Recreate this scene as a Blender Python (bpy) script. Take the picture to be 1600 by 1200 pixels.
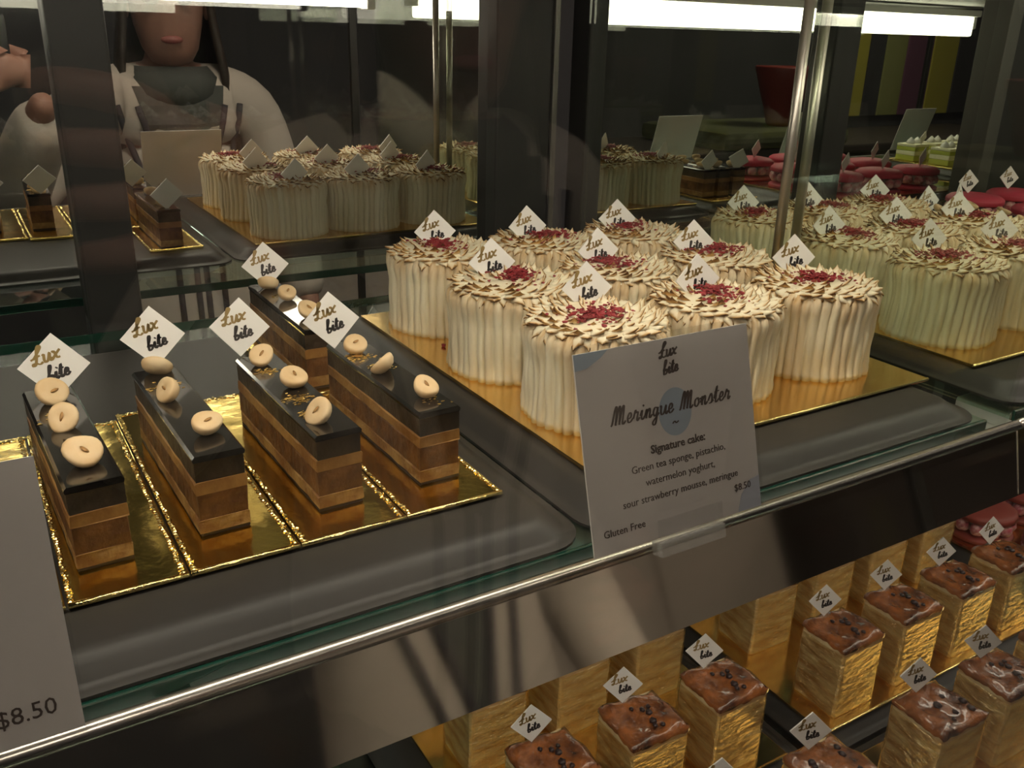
import bpy, bmesh, math, random
from mathutils import Vector, Matrix, Euler
random.seed(7)
PI = math.pi
for o in list(bpy.data.objects): bpy.data.objects.remove(o)
SC = bpy.context.scene
COL = SC.collection

# ------------------------------------------------------------------ units
# plan is measured in units of U metres; plan z = 0 is the top of the upper cake boards
U = 0.22; Z0 = 1.25
def W(x, y, z): return Vector((x*U, y*U, Z0 + z*U))
YM = 3.75                      # mirror plane (plan units)

# ------------------------------------------------------------------ camera
F_PX, YAW, PITCH, ROLL = 1405.67, 0.553946, 0.370241, -0.0253856
fwd = Vector((math.sin(YAW)*math.cos(PITCH), math.cos(YAW)*math.cos(PITCH), -math.sin(PITCH)))
right = Vector((math.cos(YAW), -math.sin(YAW), 0)); down = fwd.cross(right)
r2 = math.cos(ROLL)*right + math.sin(ROLL)*down
d2 = -math.sin(ROLL)*right + math.cos(ROLL)*down
cd = bpy.data.cameras.new('camera'); cam = bpy.data.objects.new('camera', cd); COL.objects.link(cam)
cd.sensor_fit = 'HORIZONTAL'; cd.sensor_width = 36; cd.lens = 36*F_PX/1600; cd.clip_start = 0.005; cd.clip_end = 60
mw = Matrix((r2, -d2, -fwd)).transposed().to_4x4(); mw.translation = W(0, 0, 1)
cam.matrix_world = mw
SC.camera = cam

# ------------------------------------------------------------------ world, exposure
wd = bpy.data.worlds.new('shop_air'); SC.world = wd; wd.use_nodes = True
wd.node_tree.nodes['Background'].inputs[0].default_value = (0.9, 0.85, 0.8, 1)
wd.node_tree.nodes['Background'].inputs[1].default_value = 0.02
SC.view_settings.view_transform = 'Standard'; SC.view_settings.look = 'None'
SC.view_settings.gamma = 1; SC.view_settings.use_curve_mapping = False
SC.view_settings.exposure = 0.12
SC.cycles.transparent_max_bounces = 28; SC.cycles.max_bounces = 8; SC.cycles.diffuse_bounces = 3; SC.cycles.glossy_bounces = 6
LAMP_UP, LAMP_LOW, LAMP_FILL = 15.5, 6.5, 24.0
LAMP_COL = (1.0, 0.91, 0.74)

# ------------------------------------------------------------------ materials
MATS = {}
def mat(name, col, rough=0.5, metal=0.0, bump=0.0, bscale=40.0, var=0.0, vscale=20.0, col2=None, spec=0.5,
        coat=0.0, emit=None, estr=0.0, trans=0.0, sss=0.0, stretch=None, detail=3.0):
    m = bpy.data.materials.new(name); m.use_nodes = True; nt = m.node_tree; b = nt.nodes['Principled BSDF']
    c4 = (*col, 1)
    b.inputs['Base Color'].default_value = c4; b.inputs['Roughness'].default_value = rough
    b.inputs['Metallic'].default_value = metal; b.inputs['Specular IOR Level'].default_value = spec
    b.inputs['Coat Weight'].default_value = coat; b.inputs['Coat Roughness'].default_value = 0.08
    b.inputs['Transmission Weight'].default_value = trans
    if sss: b.inputs['Subsurface Weight'].default_value = sss; b.inputs['Subsurface Radius'].default_value = (0.006, 0.004, 0.002); b.inputs['Subsurface Scale'].default_value = 1
    if emit: b.inputs['Emission Color'].default_value = (*emit, 1); b.inputs['Emission Strength'].default_value = estr
    tc = nt.nodes.new('ShaderNodeTexCoord'); src = tc.outputs['Object']
    if stretch:
        mp = nt.nodes.new('ShaderNodeMapping'); mp.inputs['Scale'].default_value = stretch
        nt.links.new(src, mp.inputs['Vector']); src = mp.outputs['Vector']
    if var or col2:
        n = nt.nodes.new('ShaderNodeTexNoise'); n.inputs['Scale'].default_value = vscale; n.inputs['Detail'].default_value = 4
        nt.links.new(src, n.inputs['Vector'])
        r = nt.nodes.new('ShaderNodeValToRGB')
        c2 = col2 if col2 else tuple(max(0, x*(1-var)) for x in col)
        r.color_ramp.elements[0].position = 0.38; r.color_ramp.elements[1].position = 0.64
        r.color_ramp.elements[0].color = (*c2, 1); r.color_ramp.elements[1].color = c4
        nt.links.new(n.outputs['Fac'], r.inputs['Fac']); nt.links.new(r.outputs['Color'], b.inputs['Base Color'])
    if bump:
        n = nt.nodes.new('ShaderNodeTexNoise'); n.inputs['Scale'].default_value = bscale; n.inputs['Detail'].default_value = detail
        nt.links.new(src, n.inputs['Vector'])
        bp = nt.nodes.new('ShaderNodeBump'); bp.inputs['Strength'].default_value = bump; bp.inputs['Distance'].default_value = 0.002
        nt.links.new(n.outputs['Fac'], bp.inputs['Height']); nt.links.new(bp.outputs['Normal'], b.inputs['Normal'])
    MATS[name] = m; return m

def glass_mat(name, tint, refl=1.0, ior=1.5):
    m = bpy.data.materials.new(name); m.use_nodes = True; nt = m.node_tree; nt.nodes.clear()
    o = nt.nodes.new('ShaderNodeOutputMaterial'); mx = nt.nodes.new('ShaderNodeMixShader')
    t = nt.nodes.new('ShaderNodeBsdfTransparent'); g = nt.nodes.new('ShaderNodeBsdfGlossy'); lw = nt.nodes.new('ShaderNodeLayerWeight'); f = nt.nodes.new('ShaderNodeMapRange'); pw = nt.nodes.new('ShaderNodeMath'); pw.operation = 'POWER'; pw.inputs[1].default_value = 5
    lw.inputs['Blend'].default_value = .5; nt.links.new(lw.outputs['Facing'], pw.inputs[0]); nt.links.new(pw.outputs[0], f.inputs[0]); f.inputs[3].default_value = .03; f.inputs[4].default_value = .9
    t.inputs[0].default_value = (*tint, 1); g.inputs[0].default_value = (refl, refl, refl, 1); g.inputs['Roughness'].default_value = 0.01
    nt.links.new(f.outputs[0], mx.inputs[0]); nt.links.new(t.outputs[0], mx.inputs[1]); nt.links.new(g.outputs[0], mx.inputs[2])
    nt.links.new(mx.outputs[0], o.inputs[0]); MATS[name] = m; return m

def meringue_mat(name, base, toast):
    m = bpy.data.materials.new(name); m.use_nodes = True; nt = m.node_tree; b = nt.nodes['Principled BSDF']
    b.inputs['Roughness'].default_value = 0.6; b.inputs['Specular IOR Level'].default_value = .3
    a = nt.nodes.new('ShaderNodeAttribute'); a.attribute_name = 'toast'
    r = nt.nodes.new('ShaderNodeValToRGB')
    e = r.color_ramp.elements; e[0].position = 0.05; e[0].color = (*base, 1)
    e[1].position = 0.40; e[1].color = (*toast, 1)
    k = e.new(.85); k.color = (toast[0]*.22, toast[1]*.15, toast[2]*.1, 1)
    nt.links.new(a.outputs['Fac'], r.inputs['Fac']); nt.links.new(r.outputs['Color'], b.inputs['Base Color'])
    tc = nt.nodes.new('ShaderNodeTexCoord'); n = nt.nodes.new('ShaderNodeTexNoise'); n.inputs['Scale'].default_value = 160
    bp = nt.nodes.new('ShaderNodeBump'); bp.inputs['Strength'].default_value = 0.25; bp.inputs['Distance'].default_value = 0.001
    nt.links.new(tc.outputs['Object'], n.inputs['Vector']); nt.links.new(n.outputs['Fac'], bp.inputs['Height']); nt.links.new(bp.outputs['Normal'], b.inputs['Normal'])
    MATS[name] = m; return m

def film_mat(name):
    m = bpy.data.materials.new(name); m.use_nodes = True; nt = m.node_tree; nt.nodes.clear()
    o = nt.nodes.new('ShaderNodeOutputMaterial'); mx = nt.nodes.new('ShaderNodeMixShader')
    t = nt.nodes.new('ShaderNodeBsdfTransparent'); g = nt.nodes.new('ShaderNodeBsdfGlossy')
    t.inputs[0].default_value = (1, .96, .86, 1); g.inputs[0].default_value = (1, .82, .45, 1); g.inputs['Roughness'].default_value = 0.09
    mx.inputs[0].default_value = 0.36
    tc = nt.nodes.new('ShaderNodeTexCoord'); mp = nt.nodes.new('ShaderNodeMapping'); mp.inputs['Scale'].default_value = (1, 1, 2.6); mp.inputs['Rotation'].default_value = (.3, .4, 0)
    n = nt.nodes.new('ShaderNodeTexNoise'); n.inputs['Scale'].default_value = 85; n.inputs['Detail'].default_value = 4
    bp = nt.nodes.new('ShaderNodeBump'); bp.inputs['Strength'].default_value = 1.0; bp.inputs['Distance'].default_value = 0.006
    nt.links.new(tc.outputs['Object'], mp.inputs['Vector']); nt.links.new(mp.outputs[0], n.inputs['Vector']); nt.links.new(n.outputs['Fac'], bp.inputs['Height']); nt.links.new(bp.outputs['Normal'], g.inputs['Normal'])
    nt.links.new(t.outputs[0], mx.inputs[1]); nt.links.new(g.outputs[0], mx.inputs[2]); nt.links.new(mx.outputs[0], o.inputs[0])
    MATS[name] = m; return m

mat('black_frame', (.020, .019, .018), .55, spec=.25)
mat('mirror', (.70, .71, .68), .008, 1.0)
mat('steel', (.80, .75, .68), .06, 1.0, bump=.015, bscale=14)
mat('chrome', (.80, .74, .69), .26, 1.0)
mat('trim_metal', (.10, .095, .085), .5, .6)
mat('tube_metal', (.42, .39, .35), .38, 1.0)
mat('tray', (.034, .030, .027), .46, spec=.42, bump=.05, bscale=60)
mat('gold_board', (.92, .62, .22), .17, 1.0, bump=.25, bscale=22, var=.12, vscale=9)
mat('gold_strip', (.93, .68, .18), .16, 1.0, bump=.5, bscale=30, detail=4)
mat('gold_edge', (1.0, .80, .34), .12, 1.0, bump=.3, bscale=300)
mat('glass_edge', (.006, .050, .034), .12, spec=.7, coat=.5)
glass_mat('shelf_glass', (.82, .92, .88))
glass_mat('front_glass', (.965, .97, .965))
glass_mat('end_glass', (.945, .965, .935))
glass_mat('clear_plastic', (.97, .97, .97), 1.0, 1.45)
mat('milky_plastic', (.55, .53, .51), .2, coat=.6); MATS['milky_plastic'].node_tree.nodes['Principled BSDF'].inputs['Alpha'].default_value = .35
mat('top_panel', (.55, .54, .52), .5)
mat('lamp_housing', (.75, .74, .72), .4)
mat('lamp_tube', (1, 1, 1), .4, emit=LAMP_COL, estr=LAMP_UP)
mat('lamp_bar', (1, 1, 1), .4, emit=LAMP_COL, estr=LAMP_UP*.45)
mat('lamp_tube_low', (1, 1, 1), .4, emit=(1, .92, .76), estr=LAMP_LOW)
mat('lamp_fill_dim', (1, 1, 1), .4, emit=(1, .84, .68), estr=LAMP_FILL*.38)
mat('lamp_fill', (1, 1, 1), .4, emit=(1, .84, .68), estr=LAMP_FILL)
meringue_mat('meringue', (.88, .80, .60), (.58, .33, .11))
mat('raspberry_crumb', (.33, .022, .03), .6, bump=.4, bscale=300, var=.4, vscale=150)
mat('tag_card', (.86, .83, .80), .55)
mat('ink_gold', (.30, .20, .07), .45)
mat('ink_black', (.03, .025, .025), .5)
mat('glaze', (.012, .010, .009), .10, spec=.6, coat=.4, bump=.04, bscale=30)
mat('choc_layer', (.026, .017, .011), .55, bump=.5, bscale=130, col2=(.055, .035, .02), vscale=70)
mat('caramel_layer', (.40, .21, .06), .5, bump=.6, bscale=110, col2=(.22, .095, .026), vscale=45)
mat('praline_layer', (.085, .030, .011), .6, bump=.9, bscale=190, col2=(.20, .085, .027), vscale=75)
mat('sponge_layer', (.44, .27, .10), .65, bump=.9, bscale=200, col2=(.24, .11, .035), vscale=90)
mat('dark_base_band', (.035, .016, .009), .6, bump=.5, bscale=160)
mat('hazelnut', (.84, .66, .42), .5, bump=.3, bscale=120, col2=(.74, .50, .26), vscale=40)
mat('hazelnut_core', (.46, .24, .08), .6)
mat('gold_dust', (.80, .52, .16), .35, 1.0)
mat('sign_paper', (.72, .68, .66), .5)
mat('sign_blue', (.42, .50, .60), .5)
mat('sign_pale_blue', (.52, .55, .64), .5)
mat('sign_pale_green', (.62, .64, .56), .5)
mat('ink_brown', (.10, .075, .065), .5)
mat('macaron_pink', (.58, .055, .10), .55, bump=.1, bscale=200)
mat('macaron_red', (.30, .05, .035), .5, bump=.1, bscale=200)
mat('pink_cream', (.80, .62, .60), .5)
mat('raspberry', (.50, .09, .13), .5, bump=.6, bscale=330, col2=(.75, .45, .45), vscale=170)
mat('lime_sponge', (.46, .50, .06), .6, bump=.4, bscale=200)
mat('pale_cream', (.85, .82, .55), .5)
mat('white_cream', (.9, .88, .82), .5)
mat('pudding', (.74, .60, .36), .55, bump=.25, bscale=70, col2=(.46, .26, .10), vscale=34, stretch=(1, 1, 3.5), coat=.15)
mat('pudding_glaze', (.36, .115, .03), .16, bump=1.0, bscale=170, col2=(.030, .011, .010), vscale=48, coat=.9, detail=5)
mat('raisin', (.03, .012, .012), .3)
film_mat('gold_film')
mat('floor_tile', (.05, .045, .04), .4, var=.3, vscale=2)
mat('wall_dark', (.052, .053, .058), .7, var=.2, vscale=2)
mat('ceiling_paint', (.06, .056, .054), .8)
mat('panel_yellow', (.38, .34, .05), .6); mat('panel_dark', (.04, .04, .045), .6); mat('panel_olive', (.25, .26, .09), .6); mat('panel_purple', (.15, .06, .11), .6)
mat('counter_dark', (.05, .04, .035), .5); mat('runner_green', (.10, .11, .05), .8); mat('vase_red', (.20, .022, .016), .5)
mat('skin', (.30, .155, .115), .5); mat('hair', (.025, .017, .012), .4, bump=.5, bscale=60, stretch=(6, 6, 1))
mat('jacket', (.43, .385, .34), .8, bump=.2, bscale=180); mat('piping', (.025, .022, .03), .7); mat('shirt', (.05, .055, .05), .8)
mat('trousers', (.03, .03, .04), .8); mat('phone', (.02, .02, .022), .25)
mat('lip', (.26, .08, .07), .5); mat('eye', (.04, .025, .02), .2); mat('plinth', (.03, .03, .03), .5)

# ------------------------------------------------------------------ mesh builder (plan units, local)
class MB:
    def __init__(s): s.v = []; s.f = []; s.att = []
    def add(s, vs, fs, att=None):
        o = len(s.v); s.v += [tuple(p) for p in vs]; s.f += [tuple(i+o for i in f) for f in fs]
        s.att += list(att) if att is not None else [0.0]*len(vs)
    def box(s, x0, x1, y0, y1, z0, z1, bev=0.0, M=None):
        if bev <= 0:
            vs = [(x, y, z) for z in (z0, z1) for y in (y0, y1) for x in (x0, x1)]
            fs = [(0, 2, 3, 1), (4, 5, 7, 6), (0, 1, 5, 4), (2, 6, 7, 3), (0, 4, 6, 2), (1, 3, 7, 5)]
        else:
            bm = bmesh.new(); bmesh.ops.create_cube(bm, size=1)
            for v in bm.verts: v.co = Vector(((x0+x1)/2+v.co.x*(x1-x0), (y0+y1)/2+v.co.y*(y1-y0), (z0+z1)/2+v.co.z*(z1-z0)))
            bmesh.ops.bevel(bm, geom=list(bm.edges), offset=bev, segments=2, affect='EDGES', profile=.6)
            bm.verts.index_update(); vs = [v.co.copy() for v in bm.verts]; fs = [[v.index for v in f.verts] for f in bm.faces]; bm.free()
        if M is not None: vs = [M @ Vector(p) for p in vs]
        s.add(vs, fs)
    def grid(s, rings, closed=True, cap0=False, cap1=False, att=None):
        n = len(rings[0]); vs = [p for r in rings for p in r]; fs = []
        for i in range(len(rings)-1):
            for j in range(n if closed else n-1):
                k = (j+1) % n; fs.append((i*n+j, i*n+k, (i+1)*n+k, (i+1)*n+j))
        if cap0: fs.append(tuple(reversed(range(n))))
        if cap1: fs.append(tuple(range((len(rings)-1)*n, len(rings)*n)))
        s.add(vs, fs, att)
    def lathe(s, prof, n=24, c=(0, 0, 0), cap0=True, cap1=True, wob=None):
        rings = [[(c[0]+r*math.cos(2*PI*j/n)*(wob(j, i) if wob else 1), c[1]+r*math.sin(2*PI*j/n)*(wob(j, i) if wob else 1), c[2]+z) for j in range(n)] for i, (r, z) in enumerate(prof)]
        s.grid(rings, True, cap0, cap1)
    def tube(s, pts, r, n=8, cap=True):
        pts = [Vector(p) for p in pts]; rings = []
        for i, p in enumerate(pts):
            d = (pts[min(i+1, len(pts)-1)]-pts[max(i-1, 0)]).normalized()
            a = d.orthogonal().normalized() if abs(d.z) > .9 else d.cross(Vector((0, 0, 1))).normalized()
            b = d.cross(a).normalized(); rr = r[i] if isinstance(r, (list, tuple)) else r
            rings.append([p+a*rr*math.cos(2*PI*j/n)+b*rr*math.sin(2*PI*j/n) for j in range(n)])
        s.grid(rings, True, cap, cap)
    def ico(s, c, r, sub=1, sc=(1, 1, 1), jit=0.0, M=None):
        bm = bmesh.new(); bmesh.ops.create_icosphere(bm, subdivisions=sub, radius=1)
        vs = []
        for v in bm.verts:
            k = 1+random.uniform(-jit, jit); p = Vector((v.co.x*sc[0]*r*k, v.co.y*sc[1]*r*k, v.co.z*sc[2]*r*k))
            if M is not None: p = M @ p
            vs.append(p+Vector(c))
        s.add(vs, [[v.index for v in f.verts] for f in bm.faces]); bm.free()
    def mesh(s, name, m, smooth=False, raw=False):
        me = bpy.data.meshes.new(name); k = 1 if raw else U
        me.from_pydata([(p[0]*k, p[1]*k, p[2]*k) for p in s.v], [], s.f); me.materials.append(MATS[m])
        if any(s.att):
            a = me.attributes.new('toast', 'FLOAT', 'POINT'); a.data.foreach_set('value', s.att)
        if smooth: me.polygons.foreach_set('use_smooth', [True]*len(me.polygons))
        me.validate(); me.update()
        bm = bmesh.new(); bm.from_mesh(me); bmesh.ops.recalc_face_normals(bm, faces=bm.faces); bm.to_mesh(me); bm.free()
        return me

def mobj(name, me, parent=None, loc=None):
    o = bpy.data.objects.new(name, me); COL.objects.link(o)
    if parent: o.parent = parent
    if loc is not None: o.location = loc
    return o
def build(mb, name, m, parent=None, loc=None, smooth=False): return mobj(name, mb.mesh(name, m, smooth), parent, loc)
def tag(o, label, cat, group=None, kind=None):
    o['label'] = label; o['category'] = cat
    if group: o['group'] = group
    if kind: o['kind'] = kind
    return o
def thing(name, loc, label, cat, group=None, rz=0):
    o = bpy.data.objects.new(name, None); COL.objects.link(o); o.location = loc; o.rotation_euler = (0, 0, rz); o.empty_display_size = .02
    return tag(o, label, cat, group)
def struct(o, label=None):
    o['kind'] = 'structure'
    if label: o['label'] = label
    return o
def auto_smooth(o, ang=35):
    me = o.data; me.polygons.foreach_set('use_smooth', [True]*len(me.polygons))
    try: me.set_sharp_from_angle(angle=math.radians(ang))
    except Exception: pass

# ------------------------------------------------------------------ handwriting strokes
GL = {
 'L': (1.15, [[(.05, .75), (.5, 1.25), (.95, 1.9), (.75, 2.15), (.52, 1.7), (.45, .8), (.3, .1), (.05, 0), (0, .22), (.35, .25), (.8, 0), (1.15, .15)], [(-.25, .75), (.85, 1.0)]]),
 'u': (1.05, [[(0, .8), (.12, .95), (.15, .3), (.32, 0), (.6, .2), (.8, .95), (.8, .25), (.95, 0), (1.15, .3)]]),
 'x': (1.0, [[(0, .85), (.25, .9), (.6, .1), (.95, .1)], [(.95, .95), (.5, .55), (.0, 0)]]),
 'b': (.9, [[(0, .5), (.42, 1.6), (.4, 2.05), (.2, 1.8), (.15, .2), (.42, 0), (.72, .3), (.55, .7), (.3, .5)]]),
 'i': (.6, [[(0, .4), (.2, .95), (.2, .2), (.4, 0), (.62, .3)], [(.26, 1.35), (.36, 1.5)]]),
 't': (.7, [[(0, .4), (.3, 1.75), (.25, .2), (.45, 0), (.72, .3)], [(-.05, 1.1), (.65, 1.2)]]),
 'e': (.75, [[(0, .35), (.45, .5), (.48, .85), (.25, .98), (.06, .5), (.22, .03), (.5, .05), (.78, .35)]]),
 'M': (1.85, [[(0, 0), (.15, .3), (.35, 1.7), (.55, 1.8), (.6, 0)], [(.6, .2), (.8, 1.6), (1.0, 1.8), (1.08, .0)], [(1.08, .3), (1.3, 1.7), (1.5, 1.75), (1.5, .2), (1.65, 0), (1.9, .3)]]),
 'r': (.8, [[(0, .3), (.2, 1.1), (.3, .85), (.55, .88), (.5, .2), (.62, 0), (.84, .3)]]),
 'n': (.95, [[(0, .3), (.15, .95), (.2, 0)], [(.2, .4), (.45, .95), (.62, .8), (.62, .15), (.75, 0), (.98, .3)]]),
 'g': (.85, [[(.55, .85), (.2, .92), (.05, .4), (.3, .03), (.55, .4), (.6, .92), (.55, -.6), (.3, -.9), (.1, -.6), (.5, -.1), (.88, .3)]]),
 'o': (.85, [[(.4, .92), (.1, .7), (.1, .2), (.4, 0), (.66, .4), (.45, .92), (.6, .72), (.88, .8)]]),
 's': (.78, [[(0, .3), (.35, 1.05), (.58, .5), (.5, .08), (.2, 0)], [(.5, .05), (.8, .3)]]),
 '~': (.9, [[(0, .2), (.3, .45), (.6, .2), (.95, .4)]]), ' ': (.7, []), '*': (.4, [[(0, 1.6), (.15, 1.75), (.28, 1.6), (.12, 1.5), (0, 1.62)]]),
}
def catmull(p, n=5):
    if len(p) < 3: return [Vector(q) for q in p]
    P = [Vector(q) for q in p]; P = [2*P[0]-P[1]]+P+[2*P[-1]-P[-2]]; out = []
    for i in range(1, len(P)-2):
        for k in range(n):
            t = k/n; a, b, c, d = P[i-1], P[i], P[i+1], P[i+2]
            out.append(.5*((2*b)+(c-a)*t+(2*a-5*b+4*c-d)*t*t+(3*b-a-3*c+d)*t**3))
    out.append(P[-2]); return out
def script_width(t): return sum(GL[c][0] for c in t)
def script(mb, text, x, y, h, w, shear=.25, rot=0.0, lift=0.0, thick=.0006, track=1.0):
    """raised ink strokes in the local x-z plane, facing -y; h = height of a small letter"""
    ca, sa = math.cos(rot), math.sin(rot); cx = 0.0
    for ch in text:
        adv, strokes = GL[ch]
        for st in strokes:
            q = catmull(st)
            pts = [((cx+p[0]+shear*p[1])*h, p[1]*h) for p in q]
            pts = [Vector((x+a*ca-b*sa, y+a*sa+b*ca)) for a, b in pts]
            rings = []
            for i, p in enumerate(pts):
                d = (pts[min(i+1, len(pts)-1)]-pts[max(i-1, 0)])
                d = d.normalized() if d.length > 1e-9 else Vector((1, 0)); nn = Vector((-d.y, d.x))
                ww = w*(.55+.75*abs(d.y))*.5
                a, b = p+nn*ww, p-nn*ww
                rings.append([(a.x, lift-thick, a.y), (b.x, lift-thick, b.y), (b.x, lift, b.y), (a.x, lift, a.y)])
            mb.grid(rings, True, True, True)
        cx += adv*track
def font_mesh(text, size, m, align='CENTER', bold=0.0, shear=0.0):
    c = bpy.data.curves.new('txt', 'FONT'); c.body = text; c.size = size*U; c.align_x = align; c.offset = bold*U; c.shear = shear; c.extrude = .00008; c.resolution_u = 2
    o = bpy.data.objects.new('txt', c); COL.objects.link(o)
    dg = bpy.context.evaluated_depsgraph_get(); me = bpy.data.meshes.new_from_object(o.evaluated_get(dg))
    bpy.data.objects.remove(o); bpy.data.curves.remove(c)
    me.materials.clear(); me.materials.append(MATS[m]); return me

# ================================================================== SETTING
def sbox(name, m, x0, x1, y0, y1, z0, z1):       # metres
    mb = MB(); mb.box(x0, x1, y0, y1, z0, z1); return mobj(name, mb.mesh(name, m, raw=True))
YB = -1.95
struct(sbox('floor', 'floor_tile', -3.2, 6.6, YB-.1, 2.2, -.1, 0))
struct(sbox('ceiling', 'ceiling_paint', -3.2, 6.6, YB-.1, 2.2, 2.8, 2.9))
wb = struct(sbox('wall_back', 'wall_dark', -3.2, 6.6, YB-.1, YB, 0, 2.8))
struct(sbox('wall_front', 'wall_dark', -3.2, 6.6, 2.1, 2.2, 0, 2.8))
struct(sbox('wall_left', 'wall_dark', -3.3, -3.2, YB-.1, 2.2, 0, 2.8))
struct(sbox('wall_right', 'wall_dark', 6.6, 6.7, YB-.1, 2.2, 0, 2.8))
for xa, xb, mm in ((4.37, 4.52, 'panel_yellow'), (4.52, 4.66, 'panel_dark'), (4.66, 4.85, 'panel_olive'), (4.85, 5.09, 'panel_purple'), (5.09, 5.33, 'panel_yellow'), (5.33, 5.59, 'panel_dark')):
    mb = MB(); mb.box(xa+.004, xb-.004, YB, YB+.03, 1.08, 2.5, .006); mobj('panel', mb.mesh('panel', mm, raw=True), wb)
t = thing('shop_counter', (3.4, YB+.35, 0), 'dark long counter along the far shop wall, seen only in the mirror', 'counter')
mb = MB(); mb.box(-1.2, 1.9, -.28, .28, .0, .98, .01); mobj('body', mb.mesh('body', 'counter_dark', raw=True), t)
mb = MB(); mb.box(-1.25, 1.95, -.32, .32, .98, 1.02, .01); mobj('worktop', mb.mesh('worktop', 'counter_dark', raw=True), t)
mb = MB(); mb.box(-.55, .25, -.25, .33, 1.02, 1.10, .03); mobj('cushion', mb.mesh('cushion', 'runner_green', raw=True), t)
t = thing('added_pale_cupboard', (1.55, YB+.24, 0), 'made-up pale cupboard by the shop wall, added to lighten the steel fascia reflection', 'cupboard')  # invented pale cupboard, there to brighten what the steel fascia reflects
mb = MB(); mb.box(-.50, .50, -.22, .20, .06, .95, .01); mobj('carcass', mb.mesh('carcass', 'jacket', raw=True), t)
for q in (-1, 1):
    mb = MB(); mb.box(.245*q-.235, .245*q+.235, .202, .222, .10, .92, .006); o = mobj('door', mb.mesh('door', 'jacket', raw=True), t)
    mb = MB(); mb.tube([(.04*q, .235, .45), (.04*q, .235, .6)], .008, 8); mobj('handle', mb.mesh('handle', 'piping', True, raw=True), o)
mb = MB(); mb.box(-.47, .47, -.2, .16, .0, .06); mobj('plinth', mb.mesh('plinth', 'piping', raw=True), t)
mb = MB(); mb.lathe([(.07, 0), (.08, .02), (.10, .10), (.14, .22), (.17, .32), (.165, .33), (.13, .24), (.06, .05)], 28)
o = mobj('red_vase', mb.mesh('red_vase', 'vase_red', True, raw=True), None, (3.36, YB+.5, 1.1005)); o.scale = (.82, .82, .8); tag(o, 'dim red flaring vessel mirrored behind the pink macarons', 'vase')
def fill_lamp(x, y, label, m='lamp_fill'):  # unseen ceiling lamps added to light the photographer, price cards and fascia
    t = thing('ceiling_fill_lamp', (x, y, 2.8), label, 'lamp', 'unseen ceiling fill lamps')
    mb = MB(); mb.lathe([(.05, 0), (.05, -.12), (.30, -.14), (.32, -.19), (.30, -.19), (.28, -.15), (.04, -.13)], 32); mobj('housing', mb.mesh('housing', 'lamp_housing', True, raw=True), t)
    mb = MB(); mb.lathe([(.0, -.16), (.26, -.16), (.27, -.18), (.2, -.20), (.0, -.205)], 32, cap0=False, cap1=False); mobj('diffuser', mb.mesh('diffuser', m, True, raw=True), t)
fill_lamp(.45, .70, 'unseen added ceiling lamp above the case, lighting the photographer from the front'); fill_lamp(-.3, -1.0, 'unseen added ceiling lamp behind the photographer, lighting the price cards and fascia', 'lamp_fill_dim'); fill_lamp(1.9, .3, 'unseen ceiling fill lamp over the macaron end of the case', 'lamp_fill_dim'); fill_lamp(3.9, -.9, 'unseen ceiling fill lamp near the striped wall panels')

# ================================================================== CABINETS
ZT, ZBOT = 1.36, -1.62
def cabinet(name, label, x0, x1, stiles, trims, mirrors, endglass, tubes):
    t = thing(name, W(x0, 0, 0), label, 'display case', 'glass cake cabinets in one run')
    L = lambda x: x-x0
    def pt(nm, m, *b, bev=0.0, smooth=False):
        mb = MB(); mb.box(L(b[0]), L(b[1]), *b[2:], bev); o = build(mb, nm, m, t); return o
    for a, b in stiles: pt('door_stile', 'black_frame', a, b, YM-.09, YM+.06, ZBOT, ZT, bev=.012)
    for a, b in trims: pt('frame_trim', 'trim_metal', a, b, YM-.10, YM+.02, ZBOT, ZT, bev=.006)
    for a, b in mirrors: pt('mirror_door', 'mirror', a, b, YM, YM+.02, ZBOT, ZT)
    pt('top_panel', 'top_panel', x0, x1, 1.0, YM+.1, ZT, ZT+.05)
    pt('header', 'black_frame', x0, x1, .93, 1.05, ZT-.08, ZT+.12, bev=.01)
    pt('front_glass', 'front_glass', x0+.01, x1-.05, .97, .985, ZBOT, ZT-.08)
    pt('glass_gasket', 'black_frame', x1-.05, x1, .955, .995, ZBOT, ZT-.08)
    pt('deck', 'steel', x0, x1, .93, YM+.1, ZBOT-.06, ZBOT, bev=.008)
    pt('plinth', 'plinth', x0+.02, x1-.02, 1.0, YM+.1, -Z0/U+.002, ZBOT-.06)
    if endglass is not None: pt('end_glass', 'end_glass', endglass-.006, endglass+.006, 1.37, YM-.11, -.055, ZT)
    for xx, yy in tubes:
        mb = MB(); mb.tube([(L(xx), yy, -.06), (L(xx), yy, ZT)], .019, 14); o = build(mb, 'support_tube', 'tube_metal', t, smooth=True)
        mb = MB(); mb.lathe([(.023, -.06), (.023, -.045), (.021, -.035), (.020, -.02)], 16, (L(xx), yy, 0)); build(mb, 'tube_foot', 'tube_metal', o, smooth=False)
    return t
XJ, XK = 2.64, 9.25
cabinet('display_cabinet', 'dark framed glass cabinet holding the layered slices and cream meringue cakes', -2.4, XJ-.003,
        [(.352, .545), (2.145, 2.44), (-2.4, -2.1)], [(2.44, 2.47)], [(-2.1, .352), (.545, 2.145)], XJ-.013, [(XJ-.040, 2.33)])
cabinet('display_cabinet', 'glass cabinet beyond the chrome posts with the macarons', XJ+.003, XK-.003,
        [(2.645, 2.75), (4.34, 4.54), (6.06, 6.90), (9.0, 9.24)], [(5.93, 6.06)], [(2.75, 4.34), (4.54, 5.93), (6.90, 9.0)], XJ+.014, [(XJ+.050, 2.33), (XK-.06, 2.33)])

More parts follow.
